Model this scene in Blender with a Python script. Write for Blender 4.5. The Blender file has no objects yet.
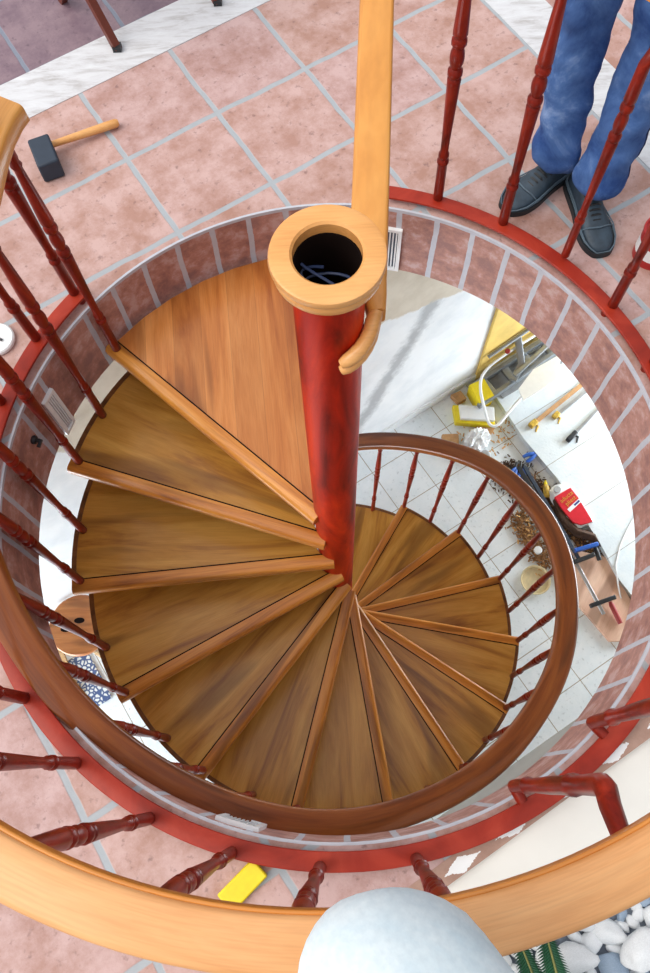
import bpy, bmesh, math, random
from mathutils import Vector, Matrix, noise
random.seed(7)
C = bpy.context.scene.collection
R = math.radians
PI = math.pi
def v3(*a): return Vector(a)

# ------------------------------------------------------------------ camera
PITCH, ROLL, FPX = 0.3497, -0.0589, 828.73
cam_d = bpy.data.cameras.new('camera'); cam = bpy.data.objects.new('camera', cam_d); C.objects.link(cam)
fw = v3(0, math.sin(PITCH), -math.cos(PITCH)); rt = v3(1, 0, 0); up = rt.cross(fw)
r2 = rt*math.cos(ROLL) + up*math.sin(ROLL); u2 = -rt*math.sin(ROLL) + up*math.cos(ROLL)
M = Matrix.Identity(4)
for i in range(3): M[i][0], M[i][1], M[i][2] = r2[i], u2[i], -fw[i]
M.translation = v3(-0.0252, -0.7856, 2.1055)
cam.matrix_world = M
cam_d.sensor_fit = 'VERTICAL'; cam_d.sensor_height = 36; cam_d.lens = 36*FPX/973; cam_d.clip_start = .02
bpy.context.scene.camera = cam
sc = bpy.context.scene
sc.view_settings.view_transform = 'Standard'; sc.view_settings.look = 'None'
sc.view_settings.exposure = 0.08; sc.view_settings.gamma = 1

# ------------------------------------------------------------------ light
PHI = R(29.67)
cP, sP = math.cos(PHI), math.sin(PHI)
def UV(u, v, z=0): return v3(u*cP - v*sP, u*sP + v*cP, z)     # tile axes -> world
w = bpy.data.worlds.new('world'); sc.world = w; w.use_nodes = True
bg = w.node_tree.nodes['Background']; bg.inputs[0].default_value = (.93, .96, 1, 1)
_t = w.node_tree; _tc = _t.nodes.new('ShaderNodeTexCoord'); _dp = _t.nodes.new('ShaderNodeVectorMath'); _dp.operation = 'DOT_PRODUCT'
_t.links.new(_tc.outputs['Generated'], _dp.inputs[0]); _dp.inputs[1].default_value = (-.50, -.05, .86)      # the open sky is brightest over the left of the terrace
_mr = _t.nodes.new('ShaderNodeMapRange'); _t.links.new(_dp.outputs['Value'], _mr.inputs[0]); _mr.inputs[1].default_value = -.2; _mr.inputs[2].default_value = 1; _mr.inputs[3].default_value = .22; _mr.inputs[4].default_value = 1.5
_t.links.new(_mr.outputs[0], bg.inputs[1])
def area(name, loc, target, size, sizey, power, col):
    l = bpy.data.lights.new(name, 'AREA'); l.shape = 'RECTANGLE'; l.size = size; l.size_y = sizey; l.energy = power; l.color = col
    o = bpy.data.objects.new(name, l); C.objects.link(o); o.location = loc
    o.rotation_euler = (Vector(target)-Vector(loc)).to_track_quat('-Z', 'Y').to_euler(); return o
sun = bpy.data.lights.new('sun', 'SUN'); sun.energy = 1.7; sun.angle = R(42); sun.color = (1, .92, .80)
so = bpy.data.objects.new('sun', sun); C.objects.link(so); so.rotation_euler = v3(.75, .1, -1).to_track_quat('-Z', 'Y').to_euler()
area('fill_light_west', UV(-3.0, -.1, -2.42), UV(0, .1, -2.8), 2.0, 1.0, 98, (.86, .94, 1))  # added fill lamp brightening the floor below; the room has no window
area('fill_light_east', UV(3.45, -.1, -2.42), UV(1, .1, -3.0), 2.0, 1.0, 98, (.86, .94, 1))  # matching added fill lamp on the opposite side

# ------------------------------------------------------------------ materials
def srgb(r, g, b):
    f = lambda c: (c/255/12.92) if c/255 <= .04045 else ((c/255+.055)/1.055)**2.4
    return (f(r), f(g), f(b), 1)
class NT:
    def __init__(s, name, rough=.5, spec=.5, coat=0, metal=0):
        s.m = bpy.data.materials.new(name); s.m.use_nodes = True; s.t = s.m.node_tree
        s.b = s.t.nodes['Principled BSDF']; s.b.inputs['Roughness'].default_value = rough
        s.b.inputs['Specular IOR Level'].default_value = spec; s.b.inputs['Coat Weight'].default_value = coat
        s.b.inputs['Metallic'].default_value = metal; s.b.inputs['Coat Roughness'].default_value = .15
    def n(s, ty, **kw):
        x = s.t.nodes.new(ty)
        for k, v in kw.items(): setattr(x, k, v)
        return x
    def l(s, a, b): s.t.links.new(a, b)
    def setin(s, sock, v):
        if hasattr(v, 'node'): s.l(v, sock)
        else: sock.default_value = v
    def math(s, op, a, b=0.0, c=None):
        x = s.n('ShaderNodeMath', operation=op); s.setin(x.inputs[0], a); s.setin(x.inputs[1], b)
        if c is not None: s.setin(x.inputs[2], c)
        return x.outputs[0]
    def mix(s, f, a, b, mode='MIX'):
        x = s.n('ShaderNodeMix', data_type='RGBA', blend_type=mode); s.setin(x.inputs[0], f); s.setin(x.inputs[6], a); s.setin(x.inputs[7], b); return x.outputs[2]
    def ramp(s, f, stops):
        x = s.n('ShaderNodeValToRGB'); s.setin(x.inputs[0], f); e = x.color_ramp.elements
        while len(e) < len(stops): e.new(.5)
        for i, (p, c) in enumerate(stops): e[i].position = p; e[i].color = c
        return x.outputs[0]
    def noise(s, vec, scale, detail=4, rough=.55, dist=0):
        x = s.n('ShaderNodeTexNoise'); s.l(vec, x.inputs['Vector']); x.inputs['Scale'].default_value = scale
        x.inputs['Detail'].default_value = detail; x.inputs['Roughness'].default_value = rough; x.inputs['Distortion'].default_value = dist; return x.outputs[0]
    def coord(s, kind='Object', loc=(0, 0, 0), rot=(0, 0, 0), scale=(1, 1, 1)):
        x = s.n('ShaderNodeTexCoord'); mp = s.n('ShaderNodeMapping'); s.l(x.outputs[kind], mp.inputs[0])
        mp.inputs[1].default_value = loc; mp.inputs[2].default_value = rot; mp.inputs[3].default_value = scale; return mp.outputs[0]
    def bump(s, h, strength=.3, dist=.01):
        x = s.n('ShaderNodeBump'); s.l(h, x.inputs['Height']); x.inputs['Strength'].default_value = strength; x.inputs['Distance'].default_value = dist
        s.l(x.outputs[0], s.b.inputs['Normal'])
    def col(s, c): s.setin(s.b.inputs['Base Color'], c); return s.m
W4 = (1, 1, 1, 1); K4 = (0, 0, 0, 1)
def plain(name, c, rough=.5, var=.12, scale=30, **kw):
    n = NT(name, rough, **kw); f = n.noise(n.coord(), scale)
    d = tuple(x*(1-var) for x in c[:3])+(1,); e = tuple(min(1, x*(1+var)) for x in c[:3])+(1,)
    return n.col(n.ramp(f, [(.3, d), (.7, e)]))
def wood(name, dark, mid, light, kind='Object', rot=0, stretch=14, plank=0, rough=.35, coat=.3, scale=1.0, rnd=True, streak=.55, spec=.35):
    n = NT(name, rough, coat=coat, spec=spec)
    base = n.coord(kind, rot=(0, 0, rot), scale=(1, 1, 1))
    if rnd:
        oi = n.n('ShaderNodeObjectInfo'); va = n.n('ShaderNodeVectorMath', operation='ADD'); n.l(base, va.inputs[0])
        cx = n.n('ShaderNodeCombineXYZ'); q = n.math('MULTIPLY', oi.outputs['Random'], 37.0); n.l(q, cx.inputs[0]); n.l(q, cx.inputs[1]); n.l(cx.outputs[0], va.inputs[1]); vec = va.outputs[0]
    else: vec = base
    mp = n.n('ShaderNodeMapping'); n.l(vec, mp.inputs[0]); mp.inputs[3].default_value = (1.2*scale, stretch*scale, stretch*scale)
    g = n.noise(mp.outputs[0], 1.6, 6, .6, .6)
    mp2 = n.n('ShaderNodeMapping'); n.l(vec, mp2.inputs[0]); mp2.inputs[3].default_value = (8*scale, 170*scale, 170*scale)
    f = n.noise(mp2.outputs[0], 1.5, 2, .5)
    c = n.ramp(g, [(.30, dark), (.47, mid), (.68, light)])
    c = n.mix(.16, c, n.ramp(f, [(.35, (.45, .38, .32, 1)), (.6, W4)]), 'MULTIPLY')
    mp3 = n.n('ShaderNodeMapping'); n.l(vec, mp3.inputs[0]); mp3.inputs[3].default_value = (1.0*scale, stretch*.55*scale, stretch*.55*scale)
    st_ = n.noise(mp3.outputs[0], 1.7, 2, .4, .3)
    c = n.mix(n.ramp(st_, [(.57, K4), (.66, (streak,)*3+(1,))]), c, tuple(x*.45 for x in dark[:3])+(1,))
    if plank:
        sx = n.n('ShaderNodeSeparateXYZ'); n.l(vec if not rnd else base, sx.inputs[0])
        k = n.math('FLOOR', n.math('DIVIDE', sx.outputs[1], plank)); 
        if rnd: k = n.math('ADD', k, n.math('MULTIPLY', oi.outputs['Random'], 91.0))
        wn = n.n('ShaderNodeTexWhiteNoise', noise_dimensions='1D'); n.l(k, wn.inputs['W'])
        c = n.mix(1.0, c, n.ramp(wn.outputs[0], [(0, (.74, .68, .62, 1)), (.5, (.95, .92, .88, 1)), (1, (1.1, 1.08, 1.02, 1))]), 'MULTIPLY')
        fr = n.math('ABSOLUTE', n.math('SUBTRACT', n.math('FRACT', n.math('DIVIDE', sx.outputs[1], plank)), .5))
        c = n.mix(n.math('MULTIPLY', n.math('GREATER_THAN', fr, .49), .22), c, (.03, .015, .008, 1))
    n.bump(f, .08, .002)
    return n.col(c)

def tile_mat(name, size, off, grout, tones, gcol, stain, rough=.55, wob=.006, size2=None, mott=.5):
    n = NT(name, rough)
    raw = n.coord('Object', rot=(0, 0, -PHI))
    wn_ = n.n('ShaderNodeTexNoise'); n.l(raw, wn_.inputs['Vector']); wn_.inputs['Scale'].default_value = 9
    sub = n.n('ShaderNodeVectorMath', operation='MULTIPLY_ADD'); n.l(wn_.outputs[1], sub.inputs[0]); sub.inputs[1].default_value = (wob*2,)*3; n.l(raw, sub.inputs[2])
    s_ = n.n('ShaderNodeSeparateXYZ'); n.l(sub.outputs[0], s_.inputs[0])
    out = []
    for i in range(2):
        sz = size if i == 0 or not size2 else size2
        q = n.math('DIVIDE', n.math('SUBTRACT', s_.outputs[i], off[i]+wob), sz)
        out.append((n.math('FLOOR', q), n.math('MULTIPLY', n.math('SUBTRACT', .5, n.math('ABSOLUTE', n.math('SUBTRACT', n.math('FRACT', q), .5))), sz)))
    d = n.math('MINIMUM', out[0][1], out[1][1])
    g = n.n('ShaderNodeMapRange'); n.l(d, g.inputs[0]); g.inputs[1].default_value = grout*.4; g.inputs[2].default_value = grout*.6; g.inputs[3].default_value = 1; g.inputs[4].default_value = 0
    cx = n.n('ShaderNodeCombineXYZ'); n.l(out[0][0], cx.inputs[0]); n.l(out[1][0], cx.inputs[1])
    wn = n.n('ShaderNodeTexWhiteNoise', noise_dimensions='2D'); n.l(cx.outputs[0], wn.inputs['Vector'])
    c = n.ramp(wn.outputs[0], [(0, tones[0]), (.5, tones[1]), (1, tones[2])])
    c = n.mix(mott, c, n.ramp(n.noise(raw, 8, 8, .72), [(.38, tones[3]), (.60, tones[4])]))
    sp = n.noise(raw, 42, 3, .6)
    c = n.mix(n.ramp(sp, [(.60, K4), (.72, (.55, .55, .55, 1))]), c, stain)
    gg = n.mix(n.noise(raw, 25), gcol, tuple(x*.8 for x in gcol[:3])+(1,))
    c = n.mix(g.outputs[0], c, gg)
    n.bump(n.math('SUBTRACT', n.noise(raw, 60), g.outputs[0]), .35, .003)
    return n.col(c)

Mt = {}
Mt['terracotta'] = tile_mat('terracotta_tile', .335, (.042, 1.271), .017, [srgb(182, 140, 124), srgb(190, 149, 136), srgb(182, 145, 140), srgb(150, 106, 92), srgb(208, 180, 180)], srgb(172, 178, 184), srgb(108, 76, 74))
Mt['outer_tile'] = tile_mat('plum_tile', .36, (.30, 1.771), .014, [srgb(122, 96, 108), srgb(132, 106, 114), srgb(120, 98, 110), srgb(98, 78, 96), srgb(150, 128, 136)], srgb(130, 136, 152), srgb(80, 60, 72))
Mt['white_tile'] = tile_mat('white_floor_tile', .300, (.831, .865), .0045, [srgb(234, 242, 247), srgb(238, 245, 249), srgb(230, 240, 245), srgb(224, 233, 238), srgb(243, 247, 250)], srgb(165, 150, 125), srgb(180, 188, 192), wob=.0, rough=.3)
Mt['platform_tile'] = tile_mat('pale_step_tile', .9, (1.70, .26), .004, [srgb(214, 224, 228), srgb(218, 226, 230), srgb(214, 224, 228), srgb(206, 216, 222), srgb(226, 232, 236)], srgb(165, 160, 150), srgb(195, 203, 208), wob=.0, rough=.3, size2=.35)

def stone():
    n = NT('travertine', .6); v = n.coord('Object', rot=(0, 0, -PHI), scale=(2, 9, 3)); a = n.noise(v, 4, 6, .7, .4)
    c = n.ramp(a, [(.3, srgb(172, 168, 168)), (.5, srgb(206, 206, 210)), (.75, srgb(220, 222, 226))]); n.bump(a, .4, .004); return n.col(c)
Mt['stone'] = stone()
def lining():
    n = NT('clay_lining', .6); tc = n.n('ShaderNodeTexCoord'); s_ = n.n('ShaderNodeSeparateXYZ'); n.l(tc.outputs['Object'], s_.inputs[0])
    a = n.math('DIVIDE', n.math('ADD', n.math('ARCTAN2', s_.outputs[1], s_.outputs[0]), PI), 2*PI/48)
    a = n.math('ADD', a, n.math('MULTIPLY', n.math('SUBTRACT', n.noise(tc.outputs['Object'], 5), .5), .12))
    q = n.math('ADD', a, .18)
    d = n.math('MULTIPLY', n.math('SUBTRACT', .5, n.math('ABSOLUTE', n.math('SUBTRACT', n.math('FRACT', q), .5))), .1185)
    g1 = n.math('LESS_THAN', n.math('ADD', d, n.math('MULTIPLY', n.noise(tc.outputs['Object'], 30), .005)), .0112); g2 = n.math('GREATER_THAN', s_.outputs[2], -.012)
    g = n.math('MAXIMUM', g1, g2)
    wn = n.n('ShaderNodeTexWhiteNoise', noise_dimensions='1D'); n.l(n.math('FLOOR', q), wn.inputs['W'])
    c = n.ramp(wn.outputs[0], [(0, srgb(160, 118, 112)), (.5, srgb(176, 132, 124)), (1, srgb(186, 146, 140))])
    c = n.mix(.55, c, n.ramp(n.noise(tc.outputs['Object'], 14, 6, .7), [(.36, srgb(124, 84, 82)), (.50, srgb(184, 130, 112)), (.62, srgb(214, 186, 184))]))
    c = n.mix(g, c, n.mix(n.noise(tc.outputs['Object'], 30), srgb(176, 178, 190), srgb(204, 208, 216))); n.bump(n.math('SUBTRACT', n.noise(tc.outputs['Object'], 40), g), .4, .004); return n.col(c)
Mt['lining'] = lining()
def plaster():
    n = NT('rough_plaster', .8); raw = n.coord('Object', rot=(0, 0, -PHI)); s_ = n.n('ShaderNodeSeparateXYZ'); n.l(raw, s_.inputs[0])
    nz = n.noise(raw, 5, 5, .6)
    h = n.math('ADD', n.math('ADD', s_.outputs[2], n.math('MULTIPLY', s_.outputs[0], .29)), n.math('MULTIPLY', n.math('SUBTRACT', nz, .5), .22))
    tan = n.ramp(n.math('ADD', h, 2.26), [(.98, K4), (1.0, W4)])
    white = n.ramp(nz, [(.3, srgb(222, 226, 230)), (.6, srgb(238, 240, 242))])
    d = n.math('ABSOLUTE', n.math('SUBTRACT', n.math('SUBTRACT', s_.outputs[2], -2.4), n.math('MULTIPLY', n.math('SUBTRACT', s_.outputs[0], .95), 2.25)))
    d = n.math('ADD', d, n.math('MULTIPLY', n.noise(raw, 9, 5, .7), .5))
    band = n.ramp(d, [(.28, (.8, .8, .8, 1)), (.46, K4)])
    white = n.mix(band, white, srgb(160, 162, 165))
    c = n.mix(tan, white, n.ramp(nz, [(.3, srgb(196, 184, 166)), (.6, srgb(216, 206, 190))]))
    n.bump(nz, .3, .01); return n.col(c)
Mt['plaster'] = plaster()
Mt['white_paint'] = plain('white_render', srgb(236, 233, 226), .7, .04, 6)
Mt['ceiling'] = plain('low_bounce_ceiling', srgb(120, 88, 60), .8, .1, 4)  # unseen ceiling, coloured dark to cut light bounced onto the treads
Mt['grey_render'] = plain('grey_render', srgb(150, 145, 138), .8, .06, 4)
def edging():
    n = NT('worn_terrace_edging', .6); raw = n.coord('Object', rot=(0, 0, -PHI)); a = n.noise(raw, 12, 6, .7)
    s_ = n.n('ShaderNodeSeparateXYZ'); n.l(raw, s_.inputs[0])
    c = n.ramp(a, [(.3, srgb(158, 122, 106)), (.7, srgb(186, 152, 136))])
    fr = n.math('ABSOLUTE', n.math('SUBTRACT', n.math('FRACT', n.math('DIVIDE', n.math('ADD', s_.outputs[0], .045), .15)), .5))
    k = n.math('MULTIPLY', n.math('ADD', n.math('MULTIPLY', n.math('ABSOLUTE', n.math('ADD', s_.outputs[1], .958)), 18.0), n.math('MULTIPLY', n.noise(raw, 45, 3, .8), .35)), 1.0)
    ch = n.math('LESS_THAN', n.math('ADD', k, fr), .50)
    return n.col(n.mix(ch, c, srgb(240, 240, 240)))
Mt['edging'] = edging()

WD, WM, WL = srgb(146, 88, 32), srgb(192, 134, 52), srgb(212, 158, 74)
Mt['tread'] = wood('iroko_tread', WD, WM, WL, rot=R(11), plank=0, stretch=9, coat=.2)
Mt['landing'] = wood('iroko_landing', srgb(172, 94, 36), srgb(208, 130, 62), srgb(228, 156, 88), rot=R(48), plank=.09, stretch=9, coat=.2)
Mt['nosing'] = wood('iroko_nosing', srgb(146, 82, 28), srgb(202, 126, 46), srgb(226, 154, 66), rot=R(4), stretch=16, coat=.2)
Mt['edge'] = wood('dark_edge_wood', srgb(84, 48, 24), srgb(110, 66, 34), srgb(132, 84, 44), stretch=12)
Mt['stair_rail'] = wood('stair_handrail_wood', srgb(100, 46, 14), srgb(136, 70, 26), srgb(156, 88, 36), kind='UV', stretch=18, scale=1.0, rnd=False, coat=.45)
Mt['ring_rail'] = wood('balustrade_handrail_wood', srgb(204, 138, 80), srgb(222, 158, 100), srgb(232, 176, 120), kind='UV', stretch=9, rnd=False, coat=.15, streak=.12)
Mt['pale_wood'] = wood('pale_cap_wood', srgb(204, 138, 72), srgb(224, 160, 92), srgb(234, 176, 110), kind='Object', stretch=5, rnd=False, coat=.3, streak=0)
Mt['bar_wood'] = wood('amber_bar_wood', srgb(186, 118, 46), srgb(212, 144, 66), srgb(226, 164, 86), kind='UV', stretch=9, rnd=False, coat=.3, streak=.15)
Mt['shading'] = wood('orange_shading_wood', srgb(176, 98, 30), srgb(204, 126, 48), srgb(216, 142, 62), kind='UV', stretch=6, rnd=False, streak=0)
Mt['crate'] = wood('crate_wood', srgb(170, 130, 85), srgb(200, 160, 110), srgb(220, 185, 135))
Mt['pink_plank'] = wood('pink_plank_wood', srgb(205, 160, 135), srgb(222, 180, 156), srgb(232, 196, 172), rot=R(-57), stretch=8, coat=0, rough=.6)
Mt['stool'] = wood('orange_stool_wood', srgb(160, 92, 42), srgb(186, 114, 54), srgb(202, 134, 72))
def redpaint(name, a, b, c_, sc=10, rough=.3, spec=.25):
    n = NT(name, rough, coat=0, spec=spec); v = n.coord(scale=(1, 1, .25)); f = n.noise(v, sc, 5, .6, .8)
    n.bump(n.noise(n.coord(), 60), .15, .002)
    return n.col(n.ramp(f, [(.32, a), (.5, b), (.68, c_)]))
Mt['red_pole'] = redpaint('red_pole_varnish', srgb(104, 14, 5), srgb(176, 34, 10), srgb(214, 56, 16), 9, .42, .1)
Mt['red_iron'] = redpaint('red_oxide_iron', srgb(84, 18, 9), srgb(128, 30, 15), srgb(164, 48, 26), 22, .35)
Mt['red_ring'] = redpaint('red_ring_paint', srgb(132, 34, 20), srgb(156, 44, 27), srgb(174, 58, 38), 6, .35)
Mt['redbrown'] = plain('red_brown_stain', srgb(108, 50, 36), .45)
Mt['dark'] = plain('black_plastic', srgb(30, 32, 36), .45)
Mt['rubber'] = plain('blue_black_rubber', srgb(40, 52, 68), .6)
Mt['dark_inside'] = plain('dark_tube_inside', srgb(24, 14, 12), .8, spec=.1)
Mt['cable_blue'] = plain('blue_cable', srgb(58, 72, 110), .4)
Mt['white_plastic'] = plain('white_plastic', srgb(235, 238, 240), .35, .03)
Mt['grey_plastic'] = plain('grey_slot', srgb(78, 86, 104), .6)
Mt['yellow'] = plain('yellow_plastic', srgb(238, 214, 30), .5, .08)
Mt['yellow_board'] = plain('yellow_board', srgb(214, 180, 96), .7, .18, 5)
Mt['cream'] = plain('cream_dish', srgb(216, 200, 160), .6, .15)
Mt['alu'] = plain('dull_aluminium', srgb(150, 155, 160), .4, .15, 12, metal=.6)
Mt['steel'] = plain('steel_bar', srgb(190, 192, 195), .3, .1, metal=.8)
Mt['grey_board'] = plain('dusty_grey_board', srgb(150, 152, 152), .8, .25, 9)
Mt['brass'] = plain('old_brass', srgb(196, 160, 60), .4, .4, 60)
Mt['blue'] = plain('blue_plastic', srgb(40, 92, 180), .4)
Mt['red'] = plain('bright_red', srgb(205, 30, 46), .4, .08)
Mt['red_tin'] = plain('red_tin', srgb(170, 34, 34), .4, .08)
Mt['redhandle'] = plain('dark_red_handle', srgb(150, 40, 40), .45)
Mt['gold'] = plain('gold_ink', srgb(214, 150, 60), .5, .05)
Mt['navy'] = plain('navy_ink', srgb(40, 60, 130), .5, .05)
Mt['card'] = plain('brown_cardboard', srgb(186, 142, 96), .8, .2)
Mt['shavings'] = plain('wood_shavings', srgb(140, 100, 62), .9, .5, 60)
Mt['shavings2'] = plain('pale_shavings', srgb(205, 160, 100), .9, .3, 60)
Mt['shavings3'] = plain('dark_sawdust', srgb(70, 48, 34), .9, .4, 60)
Mt['pebble'] = plain('white_pebble', srgb(232, 234, 236), .5, .08, 14)
Mt['pebble_grey'] = plain('grey_blue_pebble', srgb(150, 168, 188), .5, .12, 14)
Mt['soil'] = plain('dark_gravel_soil', srgb(128, 136, 148), .9, .4, 40)
Mt['leaf'] = plain('palm_leaf', srgb(40, 92, 62), .45, .25, 20)
Mt['stem'] = plain('palm_stem', srgb(120, 120, 60), .5, .15)
Mt['skin'] = plain('skin', srgb(205, 150, 120), .5, .05)
Mt['hair'] = plain('brown_hair', srgb(60, 42, 30), .6)
Mt['shirt'] = plain('grey_work_shirt', srgb(120, 125, 130), .8)
Mt['shoe'] = plain('blue_black_leather', srgb(46, 62, 76), .5, .3, 40)
Mt['shoe_trim'] = plain('grey_blue_trim', srgb(84, 102, 116), .5)
Mt['sole'] = plain('dark_sole', srgb(24, 34, 40), .6)
def denim(name, a, b, c_):
    n = NT(name, .85, spec=.2); v = n.coord(); f = n.noise(v, 7, 5, .65, .5); g = n.noise(n.coord(scale=(1, 1, .3)), 160, 2)
    c = n.ramp(f, [(.32, a), (.52, b), (.7, c_)]); c = n.mix(.25, c, n.ramp(g, [(.3, (.6, .65, .7, 1)), (.7, W4)]), 'MULTIPLY'); n.bump(g, .2, .001); return n.col(c)
Mt['denim'] = denim('blue_denim', srgb(44, 74, 132), srgb(80, 114, 170), srgb(142, 166, 206))
Mt['seam'] = plain('dark_seam', srgb(28, 42, 84), .8)
Mt['light_denim'] = denim('faded_denim', srgb(216, 236, 246), srgb(232, 245, 251), srgb(242, 250, 254))
def patt():
    n = NT('patterned_tile', .3); v = n.coord('Object'); x = n.n('ShaderNodeTexVoronoi', feature='DISTANCE_TO_EDGE'); n.l(v, x.inputs[0]); x.inputs['Scale'].default_value = 38
    return n.col(n.ramp(x.outputs[0], [(.12, srgb(70, 90, 135)), (.2, srgb(225, 228, 225))]))
Mt['patt'] = patt()

# ------------------------------------------------------------------ helpers
def tag(o, label=None, cat=None, group=None, kind=None):
    if label: o['label'] = label
    if cat: o['category'] = cat
    if group: o['group'] = group
    if kind: o['kind'] = kind
    return o
def thing(name, label, cat, loc=(0, 0, 0), rz=0, group=None):
    o = bpy.data.objects.new(name, None); C.objects.link(o); o.location = loc; o.rotation_euler = (0, 0, rz); o.empty_display_size = .05
    return tag(o, label, cat, group)
def obj(name, bm, mat, parent=None, smooth=True, bevel=0):
    bmesh.ops.recalc_face_normals(bm, faces=bm.faces)
    me = bpy.data.meshes.new(name); bm.to_mesh(me); bm.free()
    me.materials.append(mat)
    o = bpy.data.objects.new(name, me); C.objects.link(o)
    if smooth:
        for p_ in me.polygons: p_.use_smooth = True
        me.set_sharp_from_angle(angle=R(38))
    if parent: o.parent = parent
    if bevel:
        b = o.modifiers.new('bevel', 'BEVEL'); b.width = bevel; b.segments = 2; b.limit_method = 'ANGLE'
    return o
def struct(name, bm, mat, **k): return tag(obj(name, bm, mat, **k), kind='structure')
def box(bm, lo, hi, M=None):
    vs = [bm.verts.new((x, y, z)) for z in (lo[2], hi[2]) for y in (lo[1], hi[1]) for x in (lo[0], hi[0])]
    if M is not None:
        for v in vs: v.co = M @ v.co
    for f in ((0, 2, 3, 1), (4, 5, 7, 6), (0, 1, 5, 4), (2, 6, 7, 3), (0, 4, 6, 2), (1, 3, 7, 5)): bm.faces.new([vs[i] for i in f])
    return bm
def BM(): return bmesh.new()
def prism(bm, pts, z0, z1):
    a = [bm.verts.new((p[0], p[1], z0)) for p in pts]; b = [bm.verts.new((p[0], p[1], z1)) for p in pts]
    bm.faces.new(a[::-1]); bm.faces.new(b)
    n = len(pts)
    for i in range(n): bm.faces.new((a[i], a[(i+1) % n], b[(i+1) % n], b[i]))
    return bm
def lathe(bm, prof, seg=20, M=None, closed=False):
    rings = []
    for r, z in prof:
        rings.append([bm.verts.new((r*math.cos(2*PI*i/seg), r*math.sin(2*PI*i/seg), z)) for i in range(seg)])
    k = len(rings)
    for j in range(k if closed else k-1):
        a, b = rings[j], rings[(j+1) % k]
        for i in range(seg): bm.faces.new((a[i], a[(i+1) % seg], b[(i+1) % seg], b[i]))
    if not closed: bm.faces.new(rings[0][::-1]); bm.faces.new(rings[-1])
    if M is not None:
        for rg in rings:
            for v in rg: v.co = M @ v.co
    return bm
def tube(bm, pts, rad, seg=10, cap=True):
    pts = [Vector(p) for p in pts]; n = len(pts); rings = []; prev = None
    for i, p in enumerate(pts):
        t = (pts[min(i+1, n-1)]-pts[max(i-1, 0)]).normalized()
        if prev is None: a = t.orthogonal().normalized()
        else: a = (prev - t*prev.dot(t)).normalized()
        prev = a; b = t.cross(a); r = rad[i] if isinstance(rad, (list, tuple)) else rad
        rings.append([bm.verts.new(p+(a*math.cos(2*PI*k/seg)+b*math.sin(2*PI*k/seg))*r) for k in range(seg)])
    for j in range(n-1):
        for k in range(seg): bm.faces.new((rings[j][k], rings[j][(k+1) % seg], rings[j+1][(k+1) % seg], rings[j+1][k]))
    if cap: bm.faces.new(rings[0][::-1]); bm.faces.new(rings[-1])
    return bm
def sweep(bm, pts, sec, closed=False):
    """section (side, height) swept with the side axis kept horizontal; writes a length/around UV"""
    uvl = bm.loops.layers.uv.verify(); pts = [Vector(p) for p in pts]; n = len(pts); m = len(sec); rings = []; L = [0]
    per = [0]
    for i in range(m): per.append(per[-1]+math.dist(sec[i], sec[(i+1) % m]))
    for i in range(1, n): L.append(L[-1]+(pts[i]-pts[i-1]).length)
    for i, p in enumerate(pts):
        a = pts[(i+1) % n] if closed else pts[min(i+1, n-1)]; b = pts[i-1] if (closed or i > 0) else pts[0]
        t = (a-b).normalized(); s = v3(t.y, -t.x, 0)
        if s.length < 1e-5: s = v3(1, 0, 0)
        s.normalize(); u = s.cross(t).normalized()
        if u.z < 0: u = -u
        rings.append([bm.verts.new(p+s*q[0]+u*q[1]) for q in sec])
    for j in range(n if closed else n-1):
        A, B = rings[j], rings[(j+1) % n]; l1 = L[j+1] if j+1 < n else L[j]+(pts[0]-pts[-1]).length
        for k in range(m):
            f = bm.faces.new((A[k], A[(k+1) % m], B[(k+1) % m], B[k]))
            for lp, (uu, vv) in zip(f.loops, ((L[j], per[k]), (L[j], per[k+1]), (l1, per[k+1]), (l1, per[k]))): lp[uvl].uv = (uu, vv)
    if not closed: bm.faces.new(rings[0][::-1]); bm.faces.new(rings[-1])
    return bm
def rrect(w, h, c):
    """rounded rectangle, top at 0"""
    o = []
    for cx, cy, a0 in ((w/2-c, -c, 0), (-w/2+c, -c, 90), (-w/2+c, -h+c, 180), (w/2-c, -h+c, 270)):
        for k in range(4): a = R(a0+30*k); o.append((cx+c*math.cos(a), cy+c*math.sin(a)))
    return o
def pol(r, a, z=0): return v3(r*math.cos(R(a)), r*math.sin(R(a)), z)
def interp(tab, x):
    for (a, b), (c, d) in zip(tab, tab[1:]):
        if x <= c:
            t = max(0, (x-a)/(c-a)); t = t*t*(3-2*t) if False else t; return b+(d-b)*t
    return tab[-1][1]
def linkcopy(o, parent=None):
    c = o.copy(); C.objects.link(c); c.parent = parent; return c
def copy_tree(o, parent=None, kids=None):
    c = linkcopy(o, parent)
    for ch in [x for x in bpy.data.objects if x.parent == o]: copy_tree(ch, c)
    return c

# ------------------------------------------------------------------ the setting
RH, TH, ZF = .905, .305, -3.03
def slab(z, pts, hole=None, seg=96):
    bm = BM(); a = [bm.verts.new((p.x, p.y, z)) for p in pts]; E = [bm.edges.new((a[i], a[(i+1) % len(a)])) for i in range(len(a))]
    if hole:
        b = [bm.verts.new(pol(hole, 360*i/seg, z)) for i in range(seg)]; E += [bm.edges.new((b[i], b[(i+1) % seg])) for i in range(seg)]
    bmesh.ops.triangle_fill(bm, use_beauty=True, edges=E, normal=(0, 0, 1)); return bm
U0, U1, V0, V1 = -3.2, 3.6, -.977, 3.2
struct('floor', slab(0, [UV(U0, V0+.047), UV(1.385, V0+.047), UV(U1, V0+.047), UV(U1, 1.775), UV(U0, 1.775)], RH+.006), Mt['terracotta'], smooth=False)
struct('floor', slab(0, [UV(U0, 1.775), UV(U1, 1.775), UV(U1, V1), UV(U0, V1)]), Mt['outer_tile'], smooth=False)
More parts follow.
